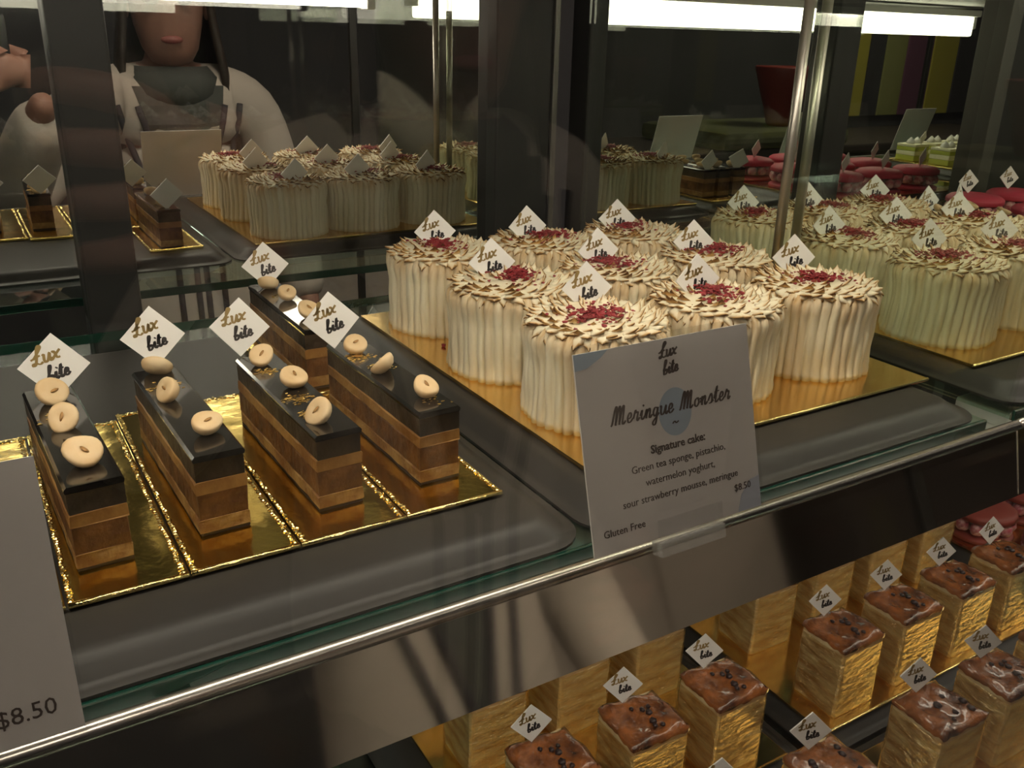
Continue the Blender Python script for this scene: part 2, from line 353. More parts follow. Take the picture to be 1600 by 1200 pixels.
def shelf(name, label, x0, x1, y0, y1, z0, z1, cat='shelf', group=None):
    t = thing(name, W(x0, y0, z0), label, cat, group)
    w, d, h = x1-x0, y1-y0, z1-z0
    mb = MB(); mb.box(0.004, w-.004, .012, d-.012, 0, h); build(mb, 'pane', 'shelf_glass', t)
    for q in (0, d-.011): mb = MB(); mb.box(0, w, q, q+.011, 0, h, .003); build(mb, 'polished_edge', 'glass_edge', t)
for i, (a, b, wd_) in enumerate(((-2.3, 2.57, 'under the layered slices and cream meringue cakes'), (2.72, 9.0, 'under the green-tinted cakes and macarons'))):
    shelf('glass_shelf', 'green-edged glass shelf '+wd_, a, b, 1.39, 3.49, -.098, -.062, group='upper glass shelves')
    t = thing('shelf_fascia', W(a, 1.34, -.08), 'polished steel fascia with chrome lip, '+wd_, 'fascia', 'steel fascias'); w = b-a if i else 2.655-a
    if i: t.location = W(a-.055, 1.34, -.08); w += .1
    mb = MB(); mb.grid([[(q, .006, -.004), (q, -.048, -.219), (q, -.040, -.225), (q, .014, -.006)] for q in (0, w)], True, True, True); build(mb, 'panel', 'steel', t)
    mb = MB(); mb.grid([[(q, .016, -.006), (q, -.037, -.225), (q, -.033, -.225), (q, .020, -.006)] for q in (0, w)], True, True, True); build(mb, 'painted_back', 'lamp_housing', t)
    mb = MB(); mb.tube([(0, .006, 0), (w, .006, 0)], .017, 12); build(mb, 'chrome_lip', 'chrome', t, smooth=True)
    for k in range(3): mb = MB(); mb.box(.12+k*(w-.3)/2, .18+k*(w-.3)/2, .012, .10, -.045, -.019, .004); build(mb, 'shelf_bracket', 'chrome', t)
for a, b, wd_ in ((-2.35, 2.6, 'left'), (2.68, 9.0, 'right')):
    t = thing('glass_shelf', W(a, 1.02, -1.50), 'lower glass shelf %s' % ('under the glazed gold cake cubes' if a < 0 else 'under the lower red macarons'), 'shelf', 'lower glass shelves')
    w = b-a
    mb = MB(); mb.box(.004, w-.004, .012, 2.46, 0, .036); build(mb, 'pane', 'shelf_glass', t)
    mb = MB(); mb.box(0, w, 0, .011, 0, .036, .003); build(mb, 'polished_edge', 'glass_edge', t)

def tube_lamp(x0, x1, y, z, label, m, r=.05, box=None):
    t = thing('tube_lamp', W(x0, y, z), label, 'lamp', 'cabinet tube lamps'); w = x1-x0
    mb = MB(); mb.box(0, w, -.10, .10, .07, .13, .012); build(mb, 'housing', 'lamp_housing', t)
    mb = MB()
    if box: mb.box(.06, w-.06, -box[0], box[0], -box[1], .07, .02)
    else: mb.tube([(.06, 0, .02), (w-.06, 0, .02)], r, 12)
    build(mb, 'diffuser' if box else 'tube', m, t, smooth=not box)
    for xx in (.0, w-.06):
        mb = MB(); mb.box(xx, xx+.06, -.06, .06, -.04, .08, .01); build(mb, 'end_cap', 'lamp_housing', t)
tube_lamp(-2.2, 2.5, 1.62, 1.17, 'white tube lamp above the layered slices and cream cakes', 'lamp_tube', .05)
tube_lamp(2.75, 8.9, 1.62, 1.20, 'white tube lamp above the green-tinted cakes and macarons', 'lamp_bar', .05, (.07, .11))
tube_lamp(-2.2, 2.5, 1.54, -.245, 'warm tube lamp behind the near steel fascia', 'lamp_tube_low', .035)
tube_lamp(2.8, 8.9, 1.54, -.245, 'warm tube lamp behind the far steel fascia', 'lamp_tube_low', .035)

# ================================================================== TRAYS AND BOARDS
def rrect(x0, x1, y0, y1, r, n=6):
    pts = []
    for cx, cy, a0 in ((x1-r, y1-r, 0), (x0+r, y1-r, 90), (x0+r, y0+r, 180), (x1-r, y0+r, 270)):
        for k in range(n+1):
            a = math.radians(a0+90*k/n); pts.append((cx+r*math.cos(a), cy+r*math.sin(a)))
    return pts
def tray(x0, x1, y0, y1, zbase, label, h=.047, group='black trays'):
    mb = MB(); w, d = x1-x0, y1-y0; rings = []
    for ins, z, r in ((0, 0, .10), (0, .007, .10), (.012, .010, .09), (.022, .010, .085), (.030, .016, .085), (.052, .032, .08), (.066, h-.006, .07), (.078, h-.0015, .06), (.095, h, .05)):
        rings.append([(p[0], p[1], z) for p in rrect(ins, w-ins, ins, d-ins, r)])
    mb.grid(rings, True, True, True)
    o = build(mb, 'display_tray', 'tray', None, W(x0, y0, zbase)); auto_smooth(o, 60); return tag(o, label, 'tray', group)
ZS = -.0615
tray(-.42, 1.093, 1.40, 3.18, ZS, 'black tray under the layered hazelnut slices')
tray(1.105, 2.576, 1.40, 3.18, ZS, 'black tray under the cream meringue cakes')
tray(2.735, 4.20, 1.40, 3.18, ZS, 'black tray under the green-tinted meringue cakes')
tray(4.205, 4.95, 1.75, 3.20, ZS, 'black tray under the far layered slices beside the macarons')
tray(4.97, 6.45, 1.75, 3.46, ZS, 'black tray under the pink macarons')
tray(7.4, 8.9, 1.75, 3.2, ZS, 'black tray under the lime and cream cakes')
def board(x0, x1, y0, y1, z, label, m='gold_board', group='gold cake boards', th=.012, rim=True):
    t = thing('cake_board', W(x0, y0, z-th), label, 'cake board', group); w, d = x1-x0, y1-y0
    mb = MB(); mb.box(0, w, 0, d, 0, th, .002); build(mb, 'card', m, t)
    if rim:
        mb = MB(); mb.tube([(0, -.001, th-.0045), (w, -.001, th-.0045)], .0062, 8); build(mb, 'bright_edge', 'gold_edge', t, smooth=True)
    return t
board(1.22, 2.574, 1.615, 3.07, 0, 'gold board under the cream meringue cakes')
board(2.83, 4.13, 1.62, 3.07, 0, 'gold board under the green-tinted meringue cakes')
board(4.28, 4.70, 2.30, 3.05, 0, 'gold board under the far layered slices')
board(5.08, 6.34, 2.12, 3.42, 0, 'gold board under the pink macarons')
board(7.5, 8.8, 1.95, 3.0, 0, 'gold board under the lime cakes')
def strip_board(x0, x1, y0, y1, label):
    t = board(x0, x1, y0, y1, 0, label, 'gold_strip', 'gold strips under the layered slices')
    w, d = x1-x0, y1-y0
    for xx in (.006, w-.010):
        mb = MB(); n = int(d/.011)
        for k in range(n):
            mb.ico((xx+random.uniform(-.002, .002), .004+k*d/n, .0125), .0062, 1, (1.0, .8, .62), .25)
        build(mb, 'crimped_edge', 'gold_edge', t)
    mb = MB()                                            # crumpled rear fold of the foil
    n = 22
    for k in range(n): mb.ico((w*(k+.5)/n, d-.012+random.uniform(-.006, .006), .0125), w/n*.75, 1, (1, 1.3, .32), .3)
    build(mb, 'crumpled_end', 'gold_edge', t)
SB = [(.045, .262, 2.46, 'first slice from the left'), (.266, .486, 2.50, 'second slice from the left'), (.490, .728, 2.50, 'third slice from the left'), (.732, .975, 2.39, 'front right slice')]
for a, b, yb, wd_ in SB: strip_board(a, b, 1.612, yb, 'gold foil strip under the '+wd_)
strip_board(.735, .985, 2.40, 3.0, 'gold foil strip under the rear slice')
strip_board(-.20, .04, 1.612, 2.46, 'gold foil strip behind the left price card')

# ================================================================== TAGS
TAGS = {}
def tag_parts():
    s = .078
    mb = MB(); mb.grid([[(0, y, -s), (s, y, 0), (0, y, s), (-s, y, 0)] for y in (-.003, .003)], True, True, True)
    TAGS['card'] = mb.mesh('card', 'tag_card')
    mb = MB(); h = .0195; w_ = script_width('Lux')*h
    script(mb, 'Lux', -w_/2-.012, .002, h, .0050, .3, .30, -.003)
    TAGS['gold'] = mb.mesh('gold_lettering', 'ink_gold')
    mb = MB(); h = .0170; w_ = script_width('bite')*h
    script(mb, 'bite', -w_/2+.010, -.036, h, .0048, .3, .30, -.003)
    TAGS['black'] = mb.mesh('black_lettering', 'ink_black')
tag_parts()
def cake_tag(x, y, z, label, rz=0, lean=.2, roll=0, sc=1.0, group='diamond name tags', plain=False):
    t = thing('cake_tag', W(x, y, z), label, 'tag', group); t.rotation_euler = Euler((-lean, roll, rz), 'XYZ'); t.scale = (sc, sc, sc)
    mobj('card', TAGS['card'], t)
    if not plain: mobj('gold_lettering', TAGS['gold'], t); mobj('black_lettering', TAGS['black'], t)
    return t

# ================================================================== MERINGUE CAKES
def cake_meshes(seed):
    rnd = random.Random(seed); N = 41; per = 8; n = N*per; R = .195; H = .272
    ph = [rnd.uniform(0, 6.28) for _ in range(N)]; am = [rnd.uniform(.6, 1.2) for _ in range(N)]; off = [rnd.uniform(-.18, .18) for _ in range(N)]
    tint = [rnd.uniform(0, .14) for _ in range(N)]; foot = [rnd.uniform(-.006, .006) for _ in range(N)]; out = [rnd.uniform(-.004, .005) for _ in range(N)]
    mb = MB(); rings = []; att = []
    K = 16
    for i in range(K+1):
        tz = i/K; ring = []
        for j in range(n):
            l = j//per; u = (j % per)/per
            a = 2*PI*(j/n + (off[l]*math.sin(PI*u)+.10*am[l]*math.sin(ph[l]+tz*3.0)*math.sin(PI*u))/N*.9 + .004*math.sin(tz*2.6+ph[0]))
            lob = math.sin(PI*u)**.42
            swell = .008*math.exp(-((tz-.86)/.13)**2)+.004*math.exp(-((tz-.04)/.06)**2)
            r = R - .013 + .017*lob + swell + out[l]*math.sin(PI*u) + .0025*math.sin(9*tz+ph[l])
            if tz > .93: r -= (tz-.93)*.25
            ring.append((r*math.cos(a), r*math.sin(a), H*tz + (foot[l] if i == 0 else 0)*0))
            att.append(max(0, tint[l] + .28*max(0, tz-.72)/.28*(.4+.6*rnd.random())))
        rings.append(ring)
    mb.grid(rings, True, True, True, att)
    side = mb.mesh('piped_side', 'meringue', True)
    # peaks on top
    mb = MB(); base = []
    for r, z in ((.19, H-.012), (.175, H+.004), (.12, H+.012), (.06, H+.016), (.001, H+.017)):
        base.append([(r*math.cos(2*PI*k/36), r*math.sin(2*PI*k/36), z) for k in range(36)])
    mb.grid(base, True, False, True, [.08]*180)
    def peak(a, r, size, lift, ln, tw, burn):
        c, s = math.cos(a), math.sin(a); px, py = r*c, r*s
        dirx, diry = math.cos(a+tw), math.sin(a+tw); sx, sy = -diry, dirx
        z0 = H+.006*(1-(r/.2)**2); rg = []; at = []
        for q, (f, wd, up) in enumerate(((-.35, .6, -.1), (.1, 1.0, .3), (.5, .78, .7), (.8, .36, 1.15), (1.0, .04, 1.6))):
            ox = px+dirx*ln*f; oy = py+diry*ln*f; zc = z0+lift*up
            hw = size*wd; th = size*(.42-.28*max(f, 0))
            rg.append([(ox+sx*hw, oy+sy*hw, zc-th*.35), (ox, oy, zc-th*.9), (ox-sx*hw, oy-sy*hw, zc-th*.35), (ox-sx*hw*.35, oy-sy*hw*.35, zc+th*.6), (ox+sx*hw*.35, oy+sy*hw*.35, zc+th*.6)])
            t0 = (.02, .12, .32, .70, 1.0)[q]*rnd.uniform(.7, 1.15)*burn
            at += [t0*1.5, t0, t0*1.5, t0*.35, t0*.35]
        mb.grid(rg, True, True, True, at)
    for ring, (r, cnt, sz, lf, ln) in enumerate(((.170, 30, .024, .003, .034), (.156, 27, .024, .009, .034), (.134, 24, .023, .010, .033), (.110, 20, .022, .011, .032), (.086, 16, .022, .011, .031), (.062, 12, .021, .011, .030), (.038, 8, .020, .011, .028), (.015, 4, .02, .010, .026))):
        for k in range(cnt):
            a = 2*PI*(k+rnd.uniform(-.3, .3)+.5*ring)/cnt; burn = rnd.uniform(.6, 1.25)
            peak(a, r+rnd.uniform(-.008, .008), sz*rnd.uniform(.75, 1.2), lf*rnd.uniform(.3, 1.9), ln*rnd.uniform(.7, 1.2), .5+rnd.uniform(-.4, .5), burn)
    for k in range(30):      # a few lips hanging over the rim
        a = 2*PI*(k+rnd.uniform(-.4, .4))/30; peak(a, .180, .024*rnd.uniform(.7, 1.2), -.012*rnd.uniform(.2, 1.8), .026*rnd.uniform(.7, 1.3), rnd.uniform(-.3, .8), rnd.uniform(.5, 1.1))
    top = mb.mesh('toasted_peaks', 'meringue', True)
    mb = MB(); st = random.getstate(); random.seed(seed)
    cx, cy = rnd.uniform(-.03, .03), rnd.uniform(-.03, .03)
    for k in range(230):
        a = rnd.uniform(0, 6.28); r = abs(rnd.gauss(0, .045)); x, y = cx+r*math.cos(a)*1.4, cy+r*math.sin(a)
        if x*x+y*y > .0225: continue
        mb.ico((x, y, H+.030-.16*(x*x+y*y)/.03*.12+rnd.uniform(-.012, .004)), rnd.uniform(.003, .0075), 1, (1.2, 1.2, .6), .35)
    random.setstate(st)
    return side, top, mb.mesh('raspberry_crumbs', 'raspberry_crumb')
CK = [cake_meshes(s) for s in (11, 22, 33, 44)]
def meringue_cake(x, y, i, label, group, rz):
    t = thing('meringue_cake', W(x, y, 0.0), label, 'cake', group, rz)
    s, p, c = CK[i % 4]
    mobj('piped_side', s, t); mobj('toasted_peaks', p, t); o = mobj('raspberry_crumbs', c, t); o['kind'] = 'stuff'
    return t
ROW = ('front row', 'middle row', 'back row'); CL = ('left', 'centre', 'right')
P2 = [[(1.455, 1.918), (1.895, 1.915), (2.335, 1.912)], [(1.445, 2.35), (1.875, 2.365), (2.31, 2.36)], [(1.462, 2.855), (1.88, 2.845), (2.305, 2.83)]]
T2 = [[(918, 448), (1090, 435), (1240, 400)], [(770, 408), (935, 390), (1083, 375)], [(678, 360), (823, 352), (965, 340)]]
P3 = [[(3.04, 1.915), (3.475, 1.92), (3.905, 1.925)], [(3.03, 2.365), (3.465, 2.37), (3.90, 2.37)], [(3.04, 2.85), (3.475, 2.85), (3.905, 2.85)]]
TG2 = [[(1.50, 2.03), (1.86, 1.96), (2.36, 2.04)], [(1.41, 2.42), (1.82, 2.41), (2.22, 2.38)], [(1.46, 2.92), (1.82, 2.86), (2.23, 2.84)]]
TG3 = [[(3.07, 2.03), (3.50, 2.02), (3.95, 2.0)], [(2.93, 2.38), (3.38, 2.41), (3.78, 2.39)], [(2.99, 2.91), (3.34, 2.85), (3.87, 2.90)]]
k = 0
for r in range(3):
    for c in range(3):
        meringue_cake(*P2[r][c], k, 'cream meringue cake with red crumbs, %s %s on the tray by the price card' % (ROW[r], CL[c]), 'cream meringue cakes', k*1.3)
        x, y = TG2[r][c]; cake_tag(x*1.012, y*1.012, .318, 'diamond tag stuck in the %s %s cream meringue cake' % (ROW[r], CL[c]), rz=-.25+.12*math.sin(k*2.1), lean=.18)
        k += 1
for r in range(3):
    for c in range(3):
        meringue_cake(*P3[r][c], k, 'green-tinted meringue cake seen through glass, %s %s behind the chrome posts' % (ROW[r], CL[c]), 'meringue cakes behind the chrome posts', k*1.7)
        x, y = TG3[r][c]; cake_tag(x*1.012, y*1.012, .318, 'diamond tag on the %s %s green-tinted meringue cake' % (ROW[r], CL[c]), rz=-.35+.15*math.sin(k*1.7), lean=.18)
        k += 1
mb = MB(); mb.ico((0, 0, 0), .009, 1, (.8, 1.2, .7), .3); o = build(mb, 'fallen_crumb', 'raspberry_crumb', None, W(1.33, 2.60, .006)); tag(o, 'single red crumb fallen on the gold board by the rear left cake', 'crumb')

# ================================================================== LAYERED SLICES
LAY = [('dark_base', 'dark_base_band', .000, .008, .0), ('sponge_layer', 'sponge_layer', .008, .038, .001), ('praline_layer', 'praline_layer', .038, .098, .0), ('caramel_layer', 'caramel_layer', .098, .126, .0015), ('chocolate_layer', 'choc_layer', .126, .172, .0), ('glaze', 'glaze', .172, .186, .0025)]  # lowest entry is a thin dark band along the foot of the slice
def slice_meshes(seed, ln=.56, w=.104):
    rnd = random.Random(seed); out = []
    for nm, m, z0, z1, gr in LAY:
        mb = MB(); n = 14; rings = []
        ys = [-gr+(ln+2*gr)*i/n for i in range(n+1)]
        def ringat(y, last):
            j = lambda: rnd.uniform(-.0016, .0016) if m != 'glaze' else 0
            e = .003 if m != 'glaze' else .0055
            hw = w/2+gr; a = [(-hw+e*.3, z0), (hw-e*.3, z0), (hw, z0+e), (hw, z1-e), (hw-e, z1), (-hw+e, z1), (-hw, z1-e), (-hw, z0+e)]
            return [(px+j(), y+(j() if last else 0), pz) for px, pz in a]
        for i, y in enumerate(ys): rings.append(ringat(y, i in (0, n)))
        mb.grid(rings, True, True, True); out.append((nm, mb.mesh(nm, m)))
    return out
SLM = [slice_meshes(s) for s in (1, 2, 3)]
def nut_mesh(seed):
    rnd = random.Random(seed); mb = MB(); n = 20; R = .036
    el = rnd.uniform(.78, 1.0); pt_ = rnd.uniform(0, .22); a0 = rnd.uniform(0, 6)
    def wob(j, i): a = 2*PI*j/n; return 1+pt_*max(0, math.cos(a-a0))**3+.03*math.sin(3*a+a0)
    prof = [(.012, 0), (.024, .004), (.033, .014), (.036, .024), (.0350, .0305), (.031, .0330), (.020, .0333), (.009, .0325), (.004, .0300), (.0, .0290)]
    mb.lathe(prof, n, wob=wob, cap1=False); mb.v = [(x, y*el, z) for x, y, z in mb.v]
    core = MB(); core.lathe([(.0, .0300), (.005, .0322), (.007, .0334), (.0, .0325)], 10, cap0=False, cap1=False); core.v = [(x*1.6, y*el*.6, z) for x, y, z in core.v]
    return mb.mesh('hazelnut_half', 'hazelnut', True), core.mesh('kernel_core', 'hazelnut_core', True)
NUTS = [nut_mesh(s) for s in range(5)]
def dust_mesh(seed, spots):
    rnd = random.Random(seed); mb = MB(); st = random.getstate(); random.seed(seed)
    for (cx, cy, n, sp) in spots:
        for k in range(n):
            x = max(-.046, min(.046, cx+rnd.gauss(0, sp))); y = cy+rnd.gauss(0, sp*.8)
            mb.ico((x, y, .1868), rnd.uniform(.0012, .0038), 1, (1.6, .8, .35), .3)
    random.setstate(st); return mb.mesh('gold_dust', 'gold_dust')
def opera(x, y0, rz, i, label, nuts, spots, tagpos, taglabel, group='layered hazelnut slices', ln=.56):
    t = thing('layered_slice', W(x, y0, 0.0), label, 'cake slice', group, rz)
    for nm, me in SLM[i % 3]: mobj(nm, me, t)
    for q, (nx, ny, tx, ty, tz) in enumerate(nuts):
        o = mobj('hazelnut_half', NUTS[(i*2+q) % 5][0], t, (nx*U, (ny+.012)*U, (.186+max(abs(tx), abs(ty))*.012)*U)); o.rotation_mode = 'ZYX'; o.rotation_euler = Euler((tx, ty, tz), 'ZYX'); o.scale = (.98, .98, .95)
        mobj('kernel_core', NUTS[(i*2+q) % 5][1], o)
    if spots: o = mobj('gold_dust', dust_mesh(i, spots), t); o['kind'] = 'stuff'
    if tagpos: cake_tag(*tagpos[:3], taglabel, rz=tagpos[3], lean=tagpos[4], roll=tagpos[5])
    return t
# x centre, front y, heading, nuts (local x, y, tilts), gold dust, tag
opera(.128, 1.716, .045, 0, 'layered hazelnut slice at the far left, beside the left price card',
      [(-.006, .47, .9, .35, .4), (.002, .30, .9, -.3, 1.2), (.003, .09, .62, .0, 2.2)], [(-.02, .36, 18, .018)],
      (.125, 2.26, .245, -.14, .30, .02), 'diamond tag at the back of the far left slice')
opera(.367, 1.735, .03, 1, 'layered hazelnut slice second from the left',
      [(-.008, .50, -.7, .35, .2), (0, .335, .3, -.9, 1.8), (.006, .10, .40, .12, .5)], [(-.005, .43, 70, .020)],
      (.362, 2.33, .262, -.12, .30, .0), 'diamond tag at the back of the second slice')
opera(.620, 1.718, .028, 2, 'layered hazelnut slice third from the left, dusted with gold flakes',
      [(-.004, .49, .62, -.1, .8), (.010, .30, .35, .15, 1.5), (.002, .07, .5, -.85, .2)], [(-.012, .43, 60, .014), (-.008, .22, 70, .02), (-.02, .12, 50, .012)],
      (.577, 2.31, .262, -.10, .30, .10), 'diamond tag at the back of the third slice')
opera(.870, 1.724, .022, 3, 'layered hazelnut slice at the front right, next to the cream cakes',
      [(-.014, .46, .55, .1, .4), (.0, .265, -.7, -.5, .6), (.010, .085, .40, .05, 1.6)], [(-.02, .42, 90, .022), (0, .33, 40, .02), (.02, .05, 16, .02)],
      (.812, 2.26, .262, -.12, .30, .0), 'diamond tag at the back of the front right slice')
opera(.842, 2.43, .0, 4, 'layered hazelnut slice alone at the rear of the tray',
      [(-.01, .46, -.6, .2, .5), (.004, .33, .45, .2, 1.0), (.004, .12, .45, .1, 2.0)], [(0, .4, 20, .02)],
      (.845, 2.97, .255, -.15, .25, .0), 'diamond tag at the back of the rear slice')
opera(-.09, 1.72, .0, 5, 'layered hazelnut slice half hidden behind the left price card', [(0, .45, .3, .2, .5), (0, .25, .3, .2, 1.0)], [], (-.09, 2.27, .262, -.15, .25, -.1), 'diamond tag on the slice behind the left price card')
for q, xx in enumerate((4.345, 4.48, 4.615)):
    opera(xx, 2.38, 0, q, 'far layered slice, number %s from the chrome posts, doubled in the mirror' % ('one', 'two', 'three', 'four')[q], [(0, .46, .4, .2, q), (0, .28, .2, .3, q), (0, .10, .3, .2, q)], [],
          (xx, 2.92, .240, -.1+.2*q, .2, .1*q) if q % 2 == 0 else None, 'diamond tag on far layered slice %s from the posts' % ('one', 'two', 'three', 'four')[q], group='far layered slices')

# ================================================================== MACARONS, LIME CAKES
def macaron_meshes(m, R=.165):
    sh = MB(); sh.lathe([(.93*R, .0), (R, .006), (.985*R, .016), (1.0*R, .020), (.98*R, .032), (.86*R, .046), (.55*R, .055), (.0, .058)], 32, cap1=False, wob=lambda j, i: 1+(.015*math.sin(j*9.3) if i in (1, 3) else 0))
    cr = MB(); cr.lathe([(.55*R, .03), (.62*R, .06), (.62*R, .09), (.55*R, .115)], 24)
    rb = MB(); rb.lathe([(.012, -.034), (.028, -.028), (.036, -.006), (.031, .016), (.016, .034), (.0, .037)], 12, cap1=False)
    rm = rb.mesh('raspberry', 'raspberry', True)
    return sh.mesh('shell', m, True), cr.mesh('cream', 'pink_cream', True), rm
MAC = {k: macaron_meshes(k) for k in ('macaron_pink', 'macaron_red')}
def macaron(x, y, z, m, label, group, rz):
    t = thing('macaron_cake', W(x, y, z), label, 'macaron', group, rz); sh, cr, rm = MAC[m]; R = .165
    mobj('bottom_shell', sh, t, (0, 0, 0)).scale = (1, 1, .7)
    mobj('cream', cr, t)
    for k in range(11):
        a = 2*PI*k/11; mobj('raspberry', rm, t, (R*.80*math.cos(a)*U, R*.80*math.sin(a)*U, .078*U))
    mobj('top_shell', sh, t, (0, 0, .112*U))
NM = ('left', 'second', 'third')
k = 0
for j, y in enumerate((2.40, 2.82, 3.24)):
    for i, x in enumerate((5.28, 5.70, 6.12)):
        macaron(x, y, .0, 'macaron_pink', 'pink raspberry macaron, %s of the %s of the macaron tray' % (NM[i], ROW[j]), 'pink macarons', k)
        cake_tag(x-.02, y+.05, .235, 'diamond tag on the %s pink macaron of the %s' % (NM[i], ROW[j]), rz=-.3, lean=.15, sc=.9, roll=.05*math.sin(k)); k += 1
k = 0
for j, y in enumerate((2.1, 2.45, 2.8)):
    for i, x in enumerate((7.65, 7.95, 8.25, 8.55)):
        t = thing('lime_cake', W(x, y, 0), 'small lime and cream layered cake, %s row, place %s beyond the macarons' % (('near', 'middle', 'rear')[j], ('one', 'two', 'three', 'four')[i]), 'cake', 'lime cakes beyond the macarons')
        for nm, m, z0, z1 in (('lower_sponge', 'lime_sponge', 0, .05), ('lower_cream', 'pale_cream', .05, .09), ('upper_sponge', 'lime_sponge', .09, .125), ('top_cream', 'pale_cream', .125, .15)):
            mb = MB(); mb.box(-.1, .1, -.1, .1, z0, z1, .008); build(mb, nm, m, t)
        for q in range(2):
            mb = MB(); mb.lathe([(.035, .15), (.042, .16), (.03, .18), (.012, .20), (0, .21)], 14, (-.045+.09*q, .0, 0), cap1=False); build(mb, 'cream_dollop', 'white_cream', t, smooth=True)
        if (i+j) % 2 == 0: cake_tag(x, y+.09, .21, 'diamond tag on the %s row lime cake, place %s' % (('near', 'middle', 'rear')[j], ('one', 'two', 'three', 'four')[i]), rz=-.2, sc=.8)

# ================================================================== LOWER SHELF: GLAZED CUBES
ZL = -1.396
tray(.93, 2.32, 1.58, 3.0, ZL-.0615, 'lower black tray with gold cubes under the middle of the fascia', group='lower black trays')
tray(2.36, 3.98, 1.58, 3.0, ZL-.0615, 'lower black tray with gold cubes under the right of the fascia', group='lower black trays')
tray(.93, 2.30, 1.03, 1.56, ZL-.0615, 'lower front black tray with the nearest gold cubes, left of two', group='lower black trays')
tray(2.34, 3.75, 1.03, 1.56, ZL-.0615, 'lower front black tray with the nearest gold cubes, right of two', group='lower black trays')
tray(4.02, 5.5, 1.58, 3.0, ZL-.0615, 'lower black tray under the dark red macarons', group='lower black trays')
board(1.08, 2.22, 1.635, 2.90, ZL, 'gold board under the lower cubes beside the bare tray', group='lower gold boards')
board(2.42, 3.90, 1.635, 2.90, ZL, 'gold board under the lower cubes below the cream cakes', group='lower gold boards')
board(1.42, 2.24, 1.13, 1.50, ZL, 'gold board under the nearest cubes, left of two', group='lower gold boards')
board(2.39, 3.66, 1.13, 1.50, ZL, 'gold board under the nearest cubes, right of two', group='lower gold boards')
board(4.1, 5.4, 1.65, 2.9, ZL, 'gold board under the dark red macarons', group='lower gold boards')
def cube_meshes(seed):
    rnd = random.Random(seed); w, d, h = .218, .20, .30; out = {}
    mb = MB(); rings = []
    for z, g in ((0, 0), (.07, .002), (.15, .0), (.23, .003), (h, .001)):
        rings.append([(p[0]+rnd.uniform(-.002, .002), p[1]+rnd.uniform(-.002, .002), z) for p in rrect(-w/2-g, w/2+g, -d/2-g, d/2+g, .012, 3)])
    mb.grid(rings, True, True, True); out['body'] = mb.mesh('body', 'pudding', False)
    mb = MB(); n = 12; hs = {}
    def hz(i, j): 
        u, v = i/n, j/n; e = min(u, v, 1-u, 1-v)
        return h+.017+.009*math.sin(5*u+rnd0)*math.sin(4*v+rnd1)+.006*math.sin(13*u+rnd1)*math.sin(11*v+rnd0) - (.010 if e < .01 else 0)
    rnd0, rnd1 = rnd.uniform(0, 6), rnd.uniform(0, 6)
    vs = []; fs = []
    for j in range(n+1):
        for i in range(n+1): vs.append((-w/2-.003+(w+.006)*i/n+rnd.uniform(-.003, .003)*(0 < i < n), -d/2-.003+(d+.006)*j/n, hz(i, j)))
    for j in range(n):
        for i in range(n): a = j*(n+1)+i; fs.append((a, a+1, a+n+2, a+n+1))
    # skirt
    loop = [i for i in range(n+1)]+[(j+1)*(n+1)-1 for j in range(1, n+1)]+[n*(n+1)+i for i in range(n-1, -1, -1)]+[j*(n+1) for j in range(n-1, 0, -1)]
    b0 = len(vs)
    for q in loop: x, y, z = vs[q]; vs.append((x, y, h-.006+rnd.uniform(-.010, .002)))
    L = len(loop)
    for q in range(L): fs.append((loop[q], b0+q, b0+(q+1) % L, loop[(q+1) % L]))
    mb.add(vs, fs); out['glaze'] = mb.mesh('glazed_top', 'pudding_glaze', True)
    mb = MB()
    for q in range(7): 
        x, y = rnd.uniform(-.085, .085), rnd.uniform(-.08, .08); mb.ico((x, y, h+.022), rnd.uniform(.008, .014), 1, (1, 1.2, .6), .2)
    out['raisins'] = mb.mesh('raisins', 'raisin', True)
    mb = MB(); e = .006; rg = []
    for z in (.002, .10, .2, h-.02): rg.append([(p[0]+rnd.uniform(-.002, .002), p[1]+rnd.uniform(-.002, .002), z) for p in rrect(-w/2-e, w/2+e, -d/2-e, d/2+e, .014, 3)])
    mb.grid(rg, True); out['film'] = mb.mesh('gold_film_wrap', 'gold_film', True)
    return out
CB = [cube_meshes(s) for s in (5, 6, 7)]
def cube(x, y, i, label, taglabel, tg=True):
    t = thing('glazed_cake_cube', W(x, y, ZL), label, 'cake cube', 'glazed cake cubes', random.uniform(-.05, .05))
    c = CB[i % 3]; mobj('body', c['body'], t); mobj('glazed_top', c['glaze'], t); o = mobj('raisins', c['raisins'], t); o['kind'] = 'stuff'; mobj('gold_film_wrap', c['film'], t)
    if tg: cake_tag(x-.03, y+.08, ZL+.395, taglabel, rz=-.45+random.uniform(-.2, .2), lean=.1, sc=.86)
NW = ('first', 'second', 'third', 'fourth', 'fifth', 'sixth', 'seventh')
k = 0
for i, x in enumerate((1.28, 1.64, 2.0, 2.62, 2.98, 3.34, 3.70)):
    for j, y in enumerate((1.775, 2.20, 2.63)):
        cube(x, y, k, 'glazed gold-wrapped cube, %s from left, %s of the rear lower trays' % (NW[i], ROW[j]), 'diamond tag on the %s cube from the left, rear lower trays' % NW[i], j == 0); k += 1
for i, x in enumerate((1.64, 2.02, 2.55, 2.92, 3.29)):
    cube(x, 1.315, k, 'glazed cake cube nearest the glass, %s from the left' % NW[i], 'diamond tag on the %s cube from the left nearest the glass' % NW[i]); k += 1
k = 0
